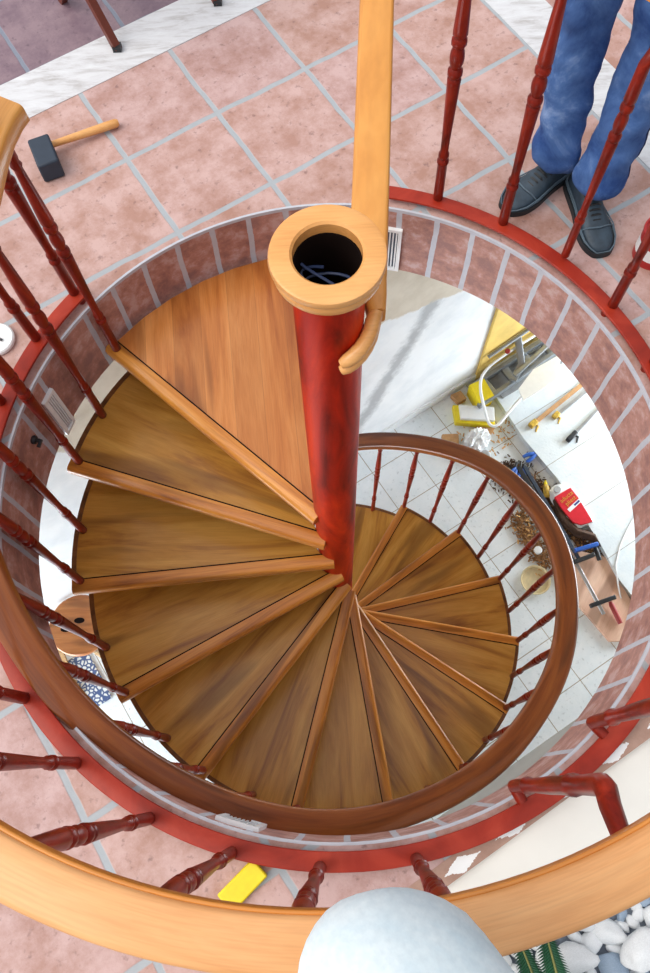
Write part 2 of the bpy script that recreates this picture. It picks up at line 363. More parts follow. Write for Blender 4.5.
struct('ceiling', slab(-TH, [UV(U0, V0), UV(U1, V0), UV(U1, V1), UV(U0, V1)], RH+.006), Mt['ceiling'], smooth=False)
MU = Matrix.Rotation(PHI, 4, 'Z')
struct('trim_1', box(box(BM(), (U0, 1.597, -.03), (U1, 1.775, .002), MU), (1.385, V0+.06, -.03), (1.555, 1.597, .002), MU), Mt['stone'], smooth=False)
bm = BM(); lathe(bm, [(RH, -TH), (RH+.007, -TH), (RH+.007, .001), (RH, .001)], 128, closed=True)
struct('trim_2', bm, Mt['lining'])
struct('trim_3', box(BM(), (U0, V0, -TH), (U1, V0+.047, .001), MU), Mt['edging'], smooth=False)
struct('trim_4', box(BM(), (-1.2, -1.14, -.32), (U1, V0, -.02), MU), Mt['white_paint'], smooth=False)
struct('wall_front', box(BM(), (U0, -1.14, ZF), (U1, -1.10, -.12), MU), Mt['grey_render'], smooth=False)
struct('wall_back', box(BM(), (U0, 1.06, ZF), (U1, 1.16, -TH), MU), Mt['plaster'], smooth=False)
struct('wall_left_light_block', box(BM(), (U0-.1, -1.14, ZF), (U0, 1.16, -TH), MU), Mt['grey_render'], smooth=False)  # unseen wall, added to keep side daylight off the treads
struct('wall_right_light_block', box(BM(), (U1, -1.14, ZF), (U1+.1, 1.16, -TH), MU), Mt['grey_render'], smooth=False)  # likewise unseen and added to shut out side daylight
struct('baseboard_back', box(BM(), (U0, 1.045, ZF), (1.8, 1.06, ZF+.075), MU), Mt['white_plastic'], smooth=False)
struct('floor', slab(ZF, [UV(U0, -1.1), UV(U1, -1.1), UV(U1, 1.1), UV(U0, 1.1)]), Mt['white_tile'], smooth=False)
pp = [(1.84, 1.04), (1.79, .5), (1.80, .15), (1.755, -.32), (1.70, -.6), (1.70, -1.08), (3.5, -1.08), (3.5, 1.04)]
struct('floor', prism(BM(), [UV(*q) for q in pp], ZF, ZF+.06), Mt['platform_tile'], smooth=False)
struct('floor', box(BM(), (U0, -3.2, -.22), (U1, -1.142, -.13), MU), Mt['soil'], smooth=False)

# ------------------------------------------------------------------ spiral staircase
TH0, DTH, Z0, RISE, RP, RT = 140.87, 23.406, -.2099, .2012, .0622, .89
stair = thing('spiral_staircase', 'varnished wooden spiral staircase winding around the red centre pole', 'staircase', (0, 0, ZF))
def tread_geo(span, thick=.045):
    fi = v3(.02, .078, 0); fo = v3(RT, 0, 0); d = (fo-fi).normalized(); nrm = v3(-d.y, d.x, 0)     # nrm points to the front
    if nrm.y < 0: nrm = -nrm
    pts = [fi - nrm*.04, fo - nrm*.04]
    arc = [pol(RT, -a) for a in [3+ (span-3)*i/8 for i in range(9)]]
    inner = [pol(.07, -a) for a in (span, span/2, 0)]
    body = [pts[1]] + arc + inner + [pol(.076, 60)]
    bm = prism(BM(), body, -thick, 0)
    # nosing: rounded strip along the front edge
    nb = BM(); sec = [(.0, .003), (.032, .003), (.040, -.002), (.045, -.012), (.045, -.030), (.040, -.042), (.030, -.046), (.0, -.046)]
    ends = (fi-nrm*.042, fo-nrm*.042)
    rg = [[nb.verts.new(e + nrm*s_ + v3(0, 0, h)) for s_, h in sec] for e in (ends[0]-d*.0, ends[1]+d*.012)]
    for k in range(len(sec)): nb.faces.new((rg[0][k], rg[0][(k+1) % len(sec)], rg[1][(k+1) % len(sec)], rg[1][k]))
    nb.faces.new(rg[0]); nb.faces.new(rg[1][::-1])
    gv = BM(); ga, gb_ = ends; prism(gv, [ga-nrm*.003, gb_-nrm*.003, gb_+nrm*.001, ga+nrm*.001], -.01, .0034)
    # dark band bent along the rounded end
    eb = BM(); A = [2+(span-2)*i/10 for i in range(11)]
    ro = [pol(RT+.010, -a) for a in A]; ri = [pol(RT-.006, -a) for a in A]
    prism(eb, ro+ri[::-1], -thick-.004, .002)
    # riser board under the front edge
    rb = BM(); q0, q1 = fi-nrm*.065, fo-nrm*.065-d*.02
    prism(rb, [q0, q1, q1+nrm*.018, q0+nrm*.018], -RISE+.001, -thick-.001)
    return bm, nb, eb, rb, gv
def place_tread(parts, k):
    out = []
    for o in parts:
        c = o
        out.append(c)
    return out
S = v3(0, 0, -ZF)
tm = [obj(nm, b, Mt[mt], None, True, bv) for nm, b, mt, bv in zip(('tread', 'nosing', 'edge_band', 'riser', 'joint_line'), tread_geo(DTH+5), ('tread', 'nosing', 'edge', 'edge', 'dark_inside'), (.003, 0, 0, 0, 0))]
for k in range(1, 14):
    t = tm[0] if k == 1 else tm[0].copy()
    if k > 1: C.objects.link(t)
    t.parent = stair; t.location = v3(0, 0, Z0-k*RISE)+S; t.rotation_euler = (0, 0, R(TH0+k*DTH))
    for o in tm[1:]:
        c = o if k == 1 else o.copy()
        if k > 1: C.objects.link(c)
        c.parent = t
lp = tread_geo(62)
lt = obj('landing', lp[0], Mt['landing'], stair, True, .003); lt.location = v3(0, 0, Z0)+S; lt.rotation_euler = (0, 0, R(TH0))
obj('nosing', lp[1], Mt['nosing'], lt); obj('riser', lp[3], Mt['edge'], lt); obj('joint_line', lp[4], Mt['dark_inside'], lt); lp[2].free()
tag(lt, 'wide triangular top landing of the stair, lightest wood')
# centre pole with its cap
zt = 1.015
pb = BM(); lathe(pb, [(RP, 0), (RP, zt-.02-ZF), (RP-.006, zt-.02-ZF), (RP-.006, zt-.35-ZF), (0.001, zt-.35-ZF), (.001, 0)], 40, closed=True)
pole = obj('centre_pole', pb, Mt['red_pole'], stair); tag(pole, 'glossy red centre pole')
obj('inner_sleeve', lathe(BM(), [(.0555, zt-.345-ZF), (.0555, zt-.024-ZF), (.0535, zt-.024-ZF), (.0535, zt-.34-ZF), (.001, zt-.34-ZF), (.001, zt-.345-ZF)], 32, closed=True), Mt['dark_inside'], pole)
cb = BM(); lathe(cb, [(.056, -.045), (.086, -.045), (.090, -.038), (.090, -.026), (.087, -.022), (.0915, -.018), (.095, -.010), (.093, -.002), (.088, 0), (.060, 0), (.056, -.004)], 48, closed=True)
cap = obj('pole_cap', cb, Mt['pale_wood'], pole); cap.location = (0, 0, zt-ZF); tag(cap, 'pale turned wooden ring on top of the pole')
wb = BM()
for q in range(3):
    pts = [v3(.045*math.cos(a*1.1+q*1.7), .035*math.sin(a*.9+q), -.09-.010*a+.01*q) for a in [x*.35 for x in range(14)]]
    tube(wb, pts, .0028, 6)
wo = obj('cable', wb, Mt['cable_blue'], pole); wo.location = (0, 0, zt-ZF); tag(wo, 'blue wires inside the pole')
# balusters
H = .86
PROF = [(.011, 0), (.013, .004), (.013, .05), (.0125, .150), (.015, .156), (.015, .164), (.010, .171), (.0135, .180), (.0135, .190), (.010, .198), (.0105, .24), (.0155, .44), (.016, .452), (.012, .458), (.017, .466), (.017, .478), (.011, .486),
        (.0155, .503), (.0165, .517), (.0155, .531), (.011, .548), (.017, .556), (.017, .568), (.012, .576), (.0165, .584), (.016, .60), (.0105, .75), (.010, .76), (.0135, .77), (.010, .78), (.012, .79), (.012, H)]
def spindle_bm(): return lathe(BM(), PROF, 12)
sp0 = obj('baluster', spindle_bm(), Mt['red_iron'])
sp_used = [False]
def put_spindle(a, b, parent, off=v3(0, 0, 0), th=1.0):
    o = sp0 if not sp_used[0] else sp0.copy()
    if sp_used[0]: C.objects.link(o)
    sp_used[0] = True
    d = b-a; o.parent = parent; o.location = a-off; o.rotation_euler = d.to_track_quat('Z', 'Y').to_euler(); o.scale = (th, th, d.length/H); return o
RR = [(134, .932), (145, .872), (160, .872), (204, .88), (222, .882), (243, .880), (265, .884), (290, .868), (318, .868), (348, .905), (374, .955), (397, .962), (421, .930), (438, .925), (470, .92)]
def rrail(a): # smoothed
    return sum(interp(RR, a+d) for d in (-6, -3, 0, 3, 6))/5
def zrail(a):
    k = (a-TH0)/DTH; return .70 - RISE*k if k > 1.5 else .740 - .2279*k if k > .2 else .740 - .2279*.2*(max(0, k+.2)/.4)**2
OFFS = v3(0, 0, ZF)
for k in range(0, 14):
    for dk in ((-.06,) if k == 0 else ((-.60, -.10) if k < 3 else (-.54, -.05))):
        a = TH0+(k+dk)*DTH; f = pol(.87+.03*max(0, min(1, (a-290)/80)), a, Z0-k*RISE); 
        if k == 13: f = pol(.88, a, Z0-k*RISE)
        put_spindle(f, pol(rrail(a), a, zrail(a)-.04), stair, OFFS, .95 if k > 5 else 1.08)
rb = BM(); A = [162+2.5*i for i in range(126)]
sweep(rb, [pol(rrail(a), a, zrail(a)) for a in A], rrect(.083, .05, .012))
o = obj('handrail', rb, Mt['stair_rail'], stair); o.location = -OFFS; tag(o, 'winding brown wooden stair handrail')
eb_ = BM(); sweep(eb_, [pol(rrail(a), a, zrail(a)+.001) for a in (136, 138, 141, 144, 148, 152, 156, 160, 162)], rrect(.088, .052, .010))
o = obj('handrail_end', eb_, Mt['bar_wood'], stair); o.location = -OFFS; tag(o, 'pale orange top end of the stair handrail')
pg = obj('peg', lathe(BM(), [(.016, -.01), (.016, .012), (.010, .016)], 16), Mt['red_iron'], stair); pg.location = pol(.905, 140.5, .740)-OFFS

# ------------------------------------------------------------------ balustrade around the opening
bal = thing('balustrade', 'circular red iron balustrade with pale wooden handrail around the stair opening', 'balustrade')
RB = .945
bb = BM(); A = [138.2+(436.9-138.2)*i/140 for i in range(141)]
sweep(bb, [pol(RB, a, .030) for a in A], rrect(.045, .010, .003))
obj('base_ring', bb, Mt['red_ring'], bal)
ang = [67.3, 54.6, 41.8, 29.7, 17.2, 4.8, -7.6, -20, -33, -49.5, -65.2, -82, -95.3, -107.7, -120.2, -133.5, -146, -158.5, -171.2, 176, 163, 150.1, 139.4]
RC = v3(-.018, -.015, 0)
for a in ang:
    if a in (139.4, 17.2, 29.7, -33, -95.3, 176):
        ft = lathe(BM(), [(.012, .0), (.012, .022)], 10); fo = obj('foot', ft, Mt['red_iron'], bal); fo.location = pol(.938, a, 0)
    if a in (-49.5, -65.2):
        a0_ = a
        r = .884; p0 = pol(.925, a, .05); p1 = pol(r, a, .052)
        top = pol(.955, a-2.2, .90)+RC
        zz = .70
        path = [p0, p0.lerp(p1, .7), p1+v3(0, 0, .006), p1+v3(0, 0, .03), p1+v3(0, 0, .14), p1+v3(0, 0, .15), p1+v3(0, 0, .17), p1+v3(0, 0, .18), p1+v3(0, 0, .36), p1+v3(0, 0, .50), p1+v3(0, 0, .51), p1+v3(0, 0, .54), p1+v3(0, 0, .55), p1+v3(0, 0, zz)]
        p2 = p1+v3(0, 0, zz); path += [p2.lerp(top, .08)+v3(0, 0, .01), p2.lerp(top, .3), p2.lerp(top, .6), top]
        rad = [.013, .014, .015, .015, .015, .019, .019, .014, .017, .017, .020, .020, .016, .018, .018, .017, .015, .013]
        o = obj('baluster', tube(BM(), path, rad, 12), Mt['red_iron'], bal); tag(o, 'baluster bent outwards on a side bracket')
    elif a == 41.8:
        p1 = pol(.96, a, .045); o = obj('baluster', BM(), Mt['red_iron'], bal); bpy.data.objects.remove(o)
        path = []; rad = []
        for rr_, z_ in PROF:
            if z_ < .65: path.append(p1+v3(0, 0, z_)); rad.append(rr_*.95)
        path += [p1+v3(0, 0, .68), p1+v3(.012, .008, .70), p1+v3(.06, .03, .72), p1+v3(.09, .05, .74), p1+v3(.095, .055, .78), p1+v3(.03, .03, .86)]; rad += [.014, .014, .013, .012, .012, .012]
        obj('baluster', tube(BM(), path, rad, 12), Mt['red_iron'], bal)
    else:
        put_spindle(pol(.957, a, .028), pol(.96, a, .905)+RC, bal, th=1.15)
rb = BM(); A = [139+(437.5-139)*i/150 for i in range(151)]
sweep(rb, [pol(.957, a, .945)+RC for a in A], rrect(.074, .045, .010))
hrl = tag(obj('handrail', rb, Mt['ring_rail'], bal), 'pale wooden circular handrail')
ib = BM(); sweep(ib, [pol(.957-.0385, a, .938)+RC for a in A], rrect(.007, .030, .003))  # thin strip colouring the rail's inner side in its shaded tone
tag(obj('inner_shading', ib, Mt['shading'], hrl), 'orange bead along the inner edge')
# guard rail from the ring to the pole, its end scrolled round the pole
d0, d1 = v3(.160, .93, .93), v3(.072, .06, .865)
gp = []
for i in range(13):
    c_ = d0.lerp(d1, i/12); gp.append((c_, .034))
gp += [(v3(.078, .045, .862), .028), (v3(.083, .02, .858), .020), (v3(.084, -.005, .852), .0155)]
gb = BM(); rings = []
for i, (c_, hw) in enumerate(gp):
    t_ = (gp[min(i+1, len(gp)-1)][0]-gp[max(i-1, 0)][0]).normalized(); sd = v3(t_.y, -t_.x, 0).normalized()
    rings.append([gb.verts.new(c_+sd*x+v3(0, 0, z)) for x, z in rrect(hw*2, .045, .008)])
uvl = gb.loops.layers.uv.verify()
for i, (A_, B_) in enumerate(zip(rings, rings[1:])):
    for k in range(len(A_)):
        f = gb.faces.new((A_[k], A_[(k+1) % len(A_)], B_[(k+1) % len(A_)], B_[k]))
        for lp_, q in zip(f.loops, ((i*.07, k*.01), (i*.07, k*.01+.01), (i*.07+.07, k*.01+.01), (i*.07+.07, k*.01))): lp_[uvl].uv = q
gb.faces.new(rings[0]); gb.faces.new(rings[-1][::-1])
tag(obj('guard_rail', gb, Mt['bar_wood'], bal), 'straight amber wooden guard rail running to the pole')
for dz in (0, -.024):
    vb = BM(); tube(vb, [v3(.084, .0, .842+dz*.6)]+[v3(.078*math.cos(R(q)), .078*math.sin(R(q)), .84-.05*(-q/80)+dz) for q in (-12, -24, -36, -48, -60, -70, -78)], [.012, .014, .014, .014, .014, .014, .013, .009], 14)
    tag(obj('scroll_end', vb, Mt['pale_wood'], bal), 'rounded pale scroll lobe at the pole')

# ------------------------------------------------------------------ vents and valve on the round wall
def vent(a, z0, z1, w_, label, n=9):
    t = thing('vent_grille', label, 'vent', pol(RH, a, 0), R(a))
    fb = BM(); wd = w_/2; D = .012
    for lo, hi in (((-D, -wd, z0), (0, -wd+.012, z1)), ((-D, wd-.012, z0), (0, wd, z1)), ((-D, -wd+.012, z1-.012), (0, wd-.012, z1)), ((-D, -wd+.012, z0), (0, wd-.012, z0+.012))): box(fb, lo, hi)
    obj('frame', fb, Mt['white_plastic'], t, False)
    obj('backing', box(BM(), (-.003, -wd+.012, z0+.012), (0, wd-.012, z1-.012)), Mt['grey_plastic'], t, False)
    sb = BM()
    for i in range(n):
        y = -wd+.012+(w_-.024)*(i+.5)/n; box(sb, (-.009, y-.0022, z0+.012), (-.003, y+.0022, z1-.012))
    obj('slats', sb, Mt['white_plastic'], t, False)
vent(74.8, -.30, -.085, .066, 'white slotted vent on the brick lining right of the pole cap', 4)
vent(157.2, -.31, -.085, .056, 'white slotted vent on the left of the brick lining', 4)
vent(-108.5, -.27, -.045, .11, 'white slotted vent on the near brick lining below the handrail', 8)
vt = thing('valve', 'small black valve on the left brick lining below the vent', 'valve', pol(RH, 165.5, -.12), R(165.5))
obj('body', lathe(BM(), [(.012, 0), (.014, .004), (.012, .012), (.007, .014), (.007, .022), (.003, .024)], 14, Matrix.Rotation(-PI/2, 4, 'Y')), Mt['dark'], vt)
obj('lever', box(BM(), (-.030, -.005, -.004), (-.020, .020, .004)), Mt['dark'], vt, False, .001)

# ------------------------------------------------------------------ things on the terrace
mt_ = thing('mallet', 'black rubber mallet with pale wooden handle lying on the tiles', 'mallet', (-.835, 1.115, 0), 0)
hd = v3(.35, -.94, 0).normalized(); Mh = Matrix.Translation((0, 0, .038)) @ Matrix.Rotation(math.atan2(hd.y, hd.x), 4, 'Z')
obj('head', box(BM(), (-.058, -.034, -.036), (.058, .034, .036), Mh), Mt['rubber'], mt_, True, .006)
tube_ = BM(); h0 = v3(-.05, .03, .038); h1 = v3(.215, .147, .016)
tube(tube_, [h0.lerp(h1, t) for t in (0, .3, .6, .85, .97, 1)], [.010, .0105, .0125, .014, .014, .010], 12)
obj('handle', tube_, Mt['pale_wood'], mt_)
st = thing('folding_stool', 'dark wooden folding stool whose legs stand on the pale stone strip', 'stool', (-.635, 1.588, .002))
P = [v3(0, 0, 0), v3(.34, .183, 0)]; lean = v3(-.20, .24, .50)
def leg(a, b, name='leg', m='redbrown', w_=.013):
    d = (b-a).normalized(); Mx = Matrix.Translation(a) @ d.to_track_quat('Z', 'Y').to_matrix().to_4x4()
    return obj(name, box(BM(), (-w_, -w_, 0), (w_, w_, (b-a).length), Mx), Mt[m], st, True, .002)
for q in P:
    l_ = leg(q, q+lean); fcap = BM(); box(fcap, (-.014, -.014, 0), (.014, .014, .018)); fo = obj('foot_tip', fcap, Mt['dark'], l_, False); fo.location = q
    q2 = q+v3(-.20, .24, 0); leg(q2, q2+v3(.20, -.24, .50))
for s_ in range(6):
    a = v3(-.23, .27, .505).lerp(v3(.03, -.03, .505), s_/5); bmx = BM(); sweep(bmx, [a+v3(-.01, -.005, 0), a+v3(.35, .188, 0)], rrect(.04, .012, .003)); obj('seat_slat', bmx, Mt['edge'], st)

dl = thing('saucer', 'white round saucer beside the left balusters', 'saucer', (-.952, .492, 0))
obj('disc', lathe(BM(), [(.048, 0), (.052, .004), (.052, .014), (.048, .018), (.040, .012), (.001, .012)], 32), Mt['white_plastic'], dl)
obj('clip', tube(BM(), [v3(-.012, .008, .016), v3(.005, .0, .018), v3(.018, -.006, .016)], .004, 8), Mt['dark'], dl)
rc = thing('paint_tin', 'red paint tin with white band standing right of the black shoes', 'tin', (.985, .655, 0))
obj('body', lathe(BM(), [(.055, 0), (.055, .105), (.058, .108), (.058, .116), (.052, .116), (.050, .108), (.001, .108)], 32), Mt['red_tin'], rc)
obj('label_band', lathe(BM(), [(.0556, .03), (.0556, .075)], 32), Mt['white_plastic'], rc)
sg = obj('sponge', box(BM(), (-.065, -.026, 0), (.045, .026, .022)), Mt['yellow'], None, True, .004); sg.location = (-.26, -.975, 0); sg.rotation_euler = (0, 0, R(41))
tag(sg, 'yellow sponge block on the tiles behind the near handrail', 'sponge')

# ------------------------------------------------------------------ garden bed
protos = []
for i in range(6):
    bm = BM(); bmesh.ops.create_icosphere(bm, subdivisions=3, radius=1)
    for v in bm.verts:
        nn = noise.noise(v.co*1.3+v3(i*7, 0, 0)); v.co *= 1+.28*nn; v.co.z *= .62; v.co.x *= 1.15
    protos.append(bm)
meshes = []
for i, bm in enumerate(protos):
    for kind in ('pebble', 'pebble_grey'):
        me = bpy.data.meshes.new('pebble'); bm.to_mesh(me); me.materials.append(Mt[kind])
        for p_ in me.polygons: p_.use_smooth = True
        meshes.append(me)
    bm.free()
rng = random.Random(3); placed = []
def pebble(u, v, r, kind, z=0, label=None, group=True):
    o = bpy.data.objects.new('pebble', meshes[rng.randrange(6)*2+kind]); C.objects.link(o)
    o.location = UV(u, v, -.13+r*.55+z); o.scale = (r, r*rng.uniform(.7, .95), r*rng.uniform(.9, 1.1)); o.rotation_euler = (rng.uniform(-.25, .25), rng.uniform(-.25, .25), rng.uniform(0, 6.3))
    tag(o, label or ('white rounded pebble in the garden bed' if kind == 0 else 'blue grey rounded pebble in the garden bed'), 'pebble', None if label else ('white garden pebbles' if kind == 0 else 'grey garden pebbles'))
pebble(-.02, -1.34, .050, 0, .03, 'large flat white stone at the right of the pebble bed'); placed.append((-.02, -1.34, .05))
pebble(-.165, -1.27, .045, 0, .02, 'long white stone beside the palm frond'); placed.append((-.165, -1.27, .045))
tries = 0
while tries < 20000 and len(placed) < 250:
    tries += 1; r = rng.choice((.020, .026, .034, .028, .016)); u = rng.uniform(-.50, .45); v = rng.uniform(-1.47, -1.145-r*.6)
    if all(math.hypot(u-a, v-b) > (r+c)*.70 for a, b, c in placed): placed.append((u, v, r)); pebble(u, v, r, 1 if rng.random() < .14 else 0)
pf = thing('palm_plant', 'dark green palm with feathery fronds beside the pebbles', 'palm', UV(-.36, -1.52, -.13))
def frond(a, b, sag):
    t_ = BM(); n_ = 84; pts = []
    for i in range(n_+1):
        q = i/n_; p_ = a.lerp(b, q); p_.z += sag*4*q*(1-q); pts.append(p_)
    tube(t_, pts, [.006*(1-.7*i/n_) for i in range(n_+1)], 6); fr = obj('frond', t_, Mt['stem'], pf)
    lb = BM(); d = (b-a).normalized(); side = d.cross(v3(0, 0, 1)).normalized()
    for i in range(6, n_):
        for s_ in (-1, 1):
            p_ = pts[i]; L_ = .060*math.sin(PI*(i/n_)**.6)+.022; tip = p_+side*s_*L_*.75-d*L_*.5+v3(0, 0, -.01)
            wv = d*.0032
            vs = [lb.verts.new(x) for x in (p_-wv, p_+wv, p_.lerp(tip, .5)+wv+v3(0, 0, .003), tip, p_.lerp(tip, .5)-wv+v3(0, 0, .003))]; lb.faces.new(vs)
    lo = obj('leaflets', lb, Mt['leaf'], fr); m_ = lo.modifiers.new('thick', 'SOLIDIFY'); m_.thickness = .0012
base = v3(0, 0, .02)
def rel(u, v, z): return UV(u, v, z)-UV(-.36, -1.52, -.13)
frond(base, rel(-.19, -1.13, .05), .10); frond(base, rel(-.255, -1.13, .04), .10)
frond(base, v3(-.35, -.25, .15), .1); frond(base, v3(.3, -.35, .15), .12); frond(base, v3(-.05, -.45, .2), .1)

# ------------------------------------------------------------------ people
def skin(name, nodes, edges, mat, parent, sub=2, wr=0, wscale=9, root=0):
    me = bpy.data.meshes.new(name); me.from_pydata([n[:3] for n in nodes], edges, []); o = bpy.data.objects.new(name, me); C.objects.link(o)
    m_ = o.modifiers.new('s', 'SKIN'); m_.use_smooth_shade = True
    for i, n in enumerate(nodes):
        q = me.skin_vertices[0].data[i]; q.radius = (n[3], n[4] if len(n) > 4 else n[3]); q.use_root = i == root
    s_ = o.modifiers.new('d', 'SUBSURF'); s_.levels = s_.render_levels = sub
    dg = bpy.context.evaluated_depsgraph_get(); dg.update(); me2 = bpy.data.meshes.new_from_object(o.evaluated_get(dg)); bpy.data.objects.remove(o)
    if wr:
        for v in me2.vertices:
            c = v.co.copy(); f = noise.noise(v3(c.x*wscale, c.y*wscale, c.z*wscale*1.6))+.5*noise.noise(v3(c.x*wscale*2.3+5, c.y*wscale*2.3, c.z*wscale*3)); v.co += v.normal*f*wr
    me2.materials.clear(); me2.materials.append(mat); o = bpy.data.objects.new(name, me2); C.objects.link(o); o.parent = parent
    for p_ in me2.polygons: p_.use_smooth = True
    return o
def loft(bm, rings):
    rs = [[bm.verts.new(p) for p in r] for r in rings]; m = len(rs[0])
    for a, b in zip(rs, rs[1:]):
        for k in range(m): bm.faces.new((a[k], a[(k+1) % m], b[(k+1) % m], b[k]))
    bm.faces.new(rs[0][::-1]); bm.faces.new(rs[-1]); return bm
def shoe(parent, heel, toe, z, label=None):
    d = (toe-heel); L = d.length; a = math.atan2(d.y, d.x)
    Mx = Matrix.Translation((heel.x, heel.y, z)) @ Matrix.Rotation(a, 4, 'Z')
    st_ = [(0, .026, .050), (.03, .035, .078), (.14, .037, .095), (.30, .037, .10), (.42, .038, .085), (.55, .043, .068), (.70, .049, .052), (.85, .046, .042), (.95, .034, .036), (1.0, .018, .026)]
    def ring(x, w_, h, z0):
        return [Mx @ v3(x*L, w_*math.copysign(abs(math.cos(t))**.75, math.cos(t)), z0+(h-z0)*(max(0, math.sin(t))**.6) if math.sin(t) > 0 else z0) for t in [2*PI*k/20 for k in range(20)]]
    up_ = obj('shoe', loft(BM(), [ring(x, w_, h, .012) for x, w_, h in st_]), Mt['shoe'], parent)
    m_ = up_.modifiers.new('s', 'SUBSURF'); m_.levels = m_.render_levels = 1
    def chaik(P_):
        for _ in range(3):
            P_ = [q for i in range(len(P_)) for q in (P_[i].lerp(P_[(i+1) % len(P_)], .25), P_[i].lerp(P_[(i+1) % len(P_)], .75))]
        return P_
    outl = [Mx @ v3(x*L*1.0+(.006 if x == 1 else (-.006 if x == 0 else 0)), (w_+.005), 0) for x, w_, h in st_]+[Mx @ v3(x*L+(.006 if x == 1 else (-.006 if x == 0 else 0)), -(w_+.005), 0) for x, w_, h in st_[::-1]]
    obj('sole', prism(BM(), chaik(outl), z+0.0005, z+.022), Mt['sole'], up_, True, 0)
    lb = BM()
    pb_ = BM()
    for hh in (.030, .040):
        tube(pb_, [Mx @ v3(x*L, (w_+.0015)*s_, min(hh, h*.8)) for s_ in (1,) for x, w_, h in st_]+[Mx @ v3(x*L, -(w_+.0015), min(hh, h*.8)) for x, w_, h in st_[::-1]], .0022, 6)
    tube(pb_, [Mx @ v3(.70*L, -.050, .030), Mx @ v3(.74*L, -.030, .050), Mx @ v3(.76*L, 0, .054), Mx @ v3(.74*L, .030, .050), Mx @ v3(.70*L, .050, .030)], .0025, 6)
    obj('stitching', pb_, Mt['shoe_trim'], up_)
    for i in range(7):
        x = .36+.048*i; h = .098-.0075*i
        tube(lb, [Mx @ v3(x*L, -.024, h-.012), Mx @ v3(x*L+.004, -.010, h+.001), Mx @ v3(x*L+.004, .010, h+.001), Mx @ v3(x*L, .024, h-.012)], .0032, 6)
    obj('laces', lb, Mt['dark'], up_)
    tb = loft(BM(), [[Mx @ v3(L*(.55+.44*q), .040*math.sqrt(max(0, 1-q*q))*.95*s_+0, .064-.02*q) for s_ in (-1, -.5, 0, .5, 1)] for q in (0, .4, .75, .95)]) if False else None
    return up_
def hand(parent, wr_, d, mat):
    nd = [(wr_.x, wr_.y, wr_.z, .024, .018)]; e = []; d = d.normalized(); s_ = d.cross(v3(0, 1, 0)).normalized()
    p_ = wr_+d*.08; nd.append((p_.x, p_.y, p_.z, .036, .016)); e.append((0, 1))
    for k, L_ in enumerate((.065, .075, .07, .055)):
        b_ = p_+s_*(.027-.018*k); t1 = b_+d*L_*.6; t2 = b_+d*L_+v3(0, -.012, 0)
        i = len(nd)
        for q, r_ in ((b_, .009), (t1, .0085), (t2, .007)): nd.append((q.x, q.y, q.z, r_))
        e += [(1, i), (i, i+1), (i+1, i+2)]
    q = wr_+d*.03+s_*.03; i = len(nd); nd += [(q.x, q.y, q.z, .011), (q.x+s_.x*.02+d.x*.03, q.y-.01, q.z+d.z*.035, .009)]; e += [(0, i), (i, i+1)]
    return skin('hand', nd, e, mat, parent, 1)
# person standing across the opening; only the legs are in view
pe = thing('person', 'person in blue jeans and black lace-up shoes standing beyond the balustrade', 'person', (0, 0, 0))
ax, bx = v3(.735, .945, 0), v3(.828, .830, 0)
hip = v3(.80, 1.06, .92)
jn = [(hip.x, hip.y, .93, .15, .11), (hip.x-.09, hip.y-.01, .82, .095), (.715, 1.03, .50, .072), (.712, .985, .28, .070), (ax.x-.02, ax.y-.01, .15, .074), (ax.x-.025, ax.y-.01, .095, .080),
      (hip.x+.09, hip.y-.03, .82, .095), (.872, .93, .50, .074), (.850, .875, .28, .072), (.822, .838, .15, .074), (.818, .832, .095, .082), (hip.x, hip.y+.01, 1.04, .14, .10)]
je = skin('jeans', jn, [(0, 1), (1, 2), (2, 3), (3, 4), (4, 5), (0, 6), (6, 7), (7, 8), (8, 9), (9, 10), (0, 11)], Mt['denim'], pe, 3, .010, 11)
bmj = BM(); bmj.from_mesh(je.data); bmesh.ops.bisect_plane(bmj, geom=bmj.verts[:]+bmj.edges[:]+bmj.faces[:], plane_co=(0, 0, .085), plane_no=(0, 0, -1), clear_outer=True)
for v in bmj.verts:
    if v.co.z < .20:
        cc = v3(.71, .935, v.co.z) if v.co.x < .77 and v.co.y > .88 else v3(.822, .838, v.co.z)
        v.co = cc+(v.co-cc)*(1+.10*(.20-v.co.z)/.12)
bmj.to_mesh(je.data); bmj.free(); _m = je.modifiers.new('cloth', 'SOLIDIFY'); _m.thickness = .003; _m.offset = -1
from mathutils.bvhtree import BVHTree
_b = BM(); _b.from_mesh(je.data); bvh = BVHTree.FromBMesh(_b); _b.free()
def seam(pts): 
    o = obj('seam', tube(BM(), pts, .0034, 6), Mt['seam'], je); return o
for cs, an in ((((.71, .94), (.712, .985), (.715, 1.03), (.712, 1.045)), -35), (((.821, .835), (.848, .872), (.872, .93), (.885, 1.0)), -125)):
    dd = pol(1, an); run = []
    for i in range(34):
        z_ = .10+.60*i/33; q = min(2.999, max(0, (z_-.1)/.22)); j = int(q); c0, c1 = cs[j], cs[j+1]; c_ = v3(c0[0]+(c1[0]-c0[0])*(q-j), c0[1]+(c1[1]-c0[1])*(q-j), z_)
        h_ = bvh.ray_cast(c_+dd*.25, -dd)
        if h_[0] is not None: run.append(h_[0]+dd*.0005)
    if len(run) > 3: seam(run)
shoe(pe, v3(.800, 1.000, 0), v3(.572, .842, 0), .0)
shoe(pe, v3(.800, .930, 0), v3(.838, .660, 0), .0)
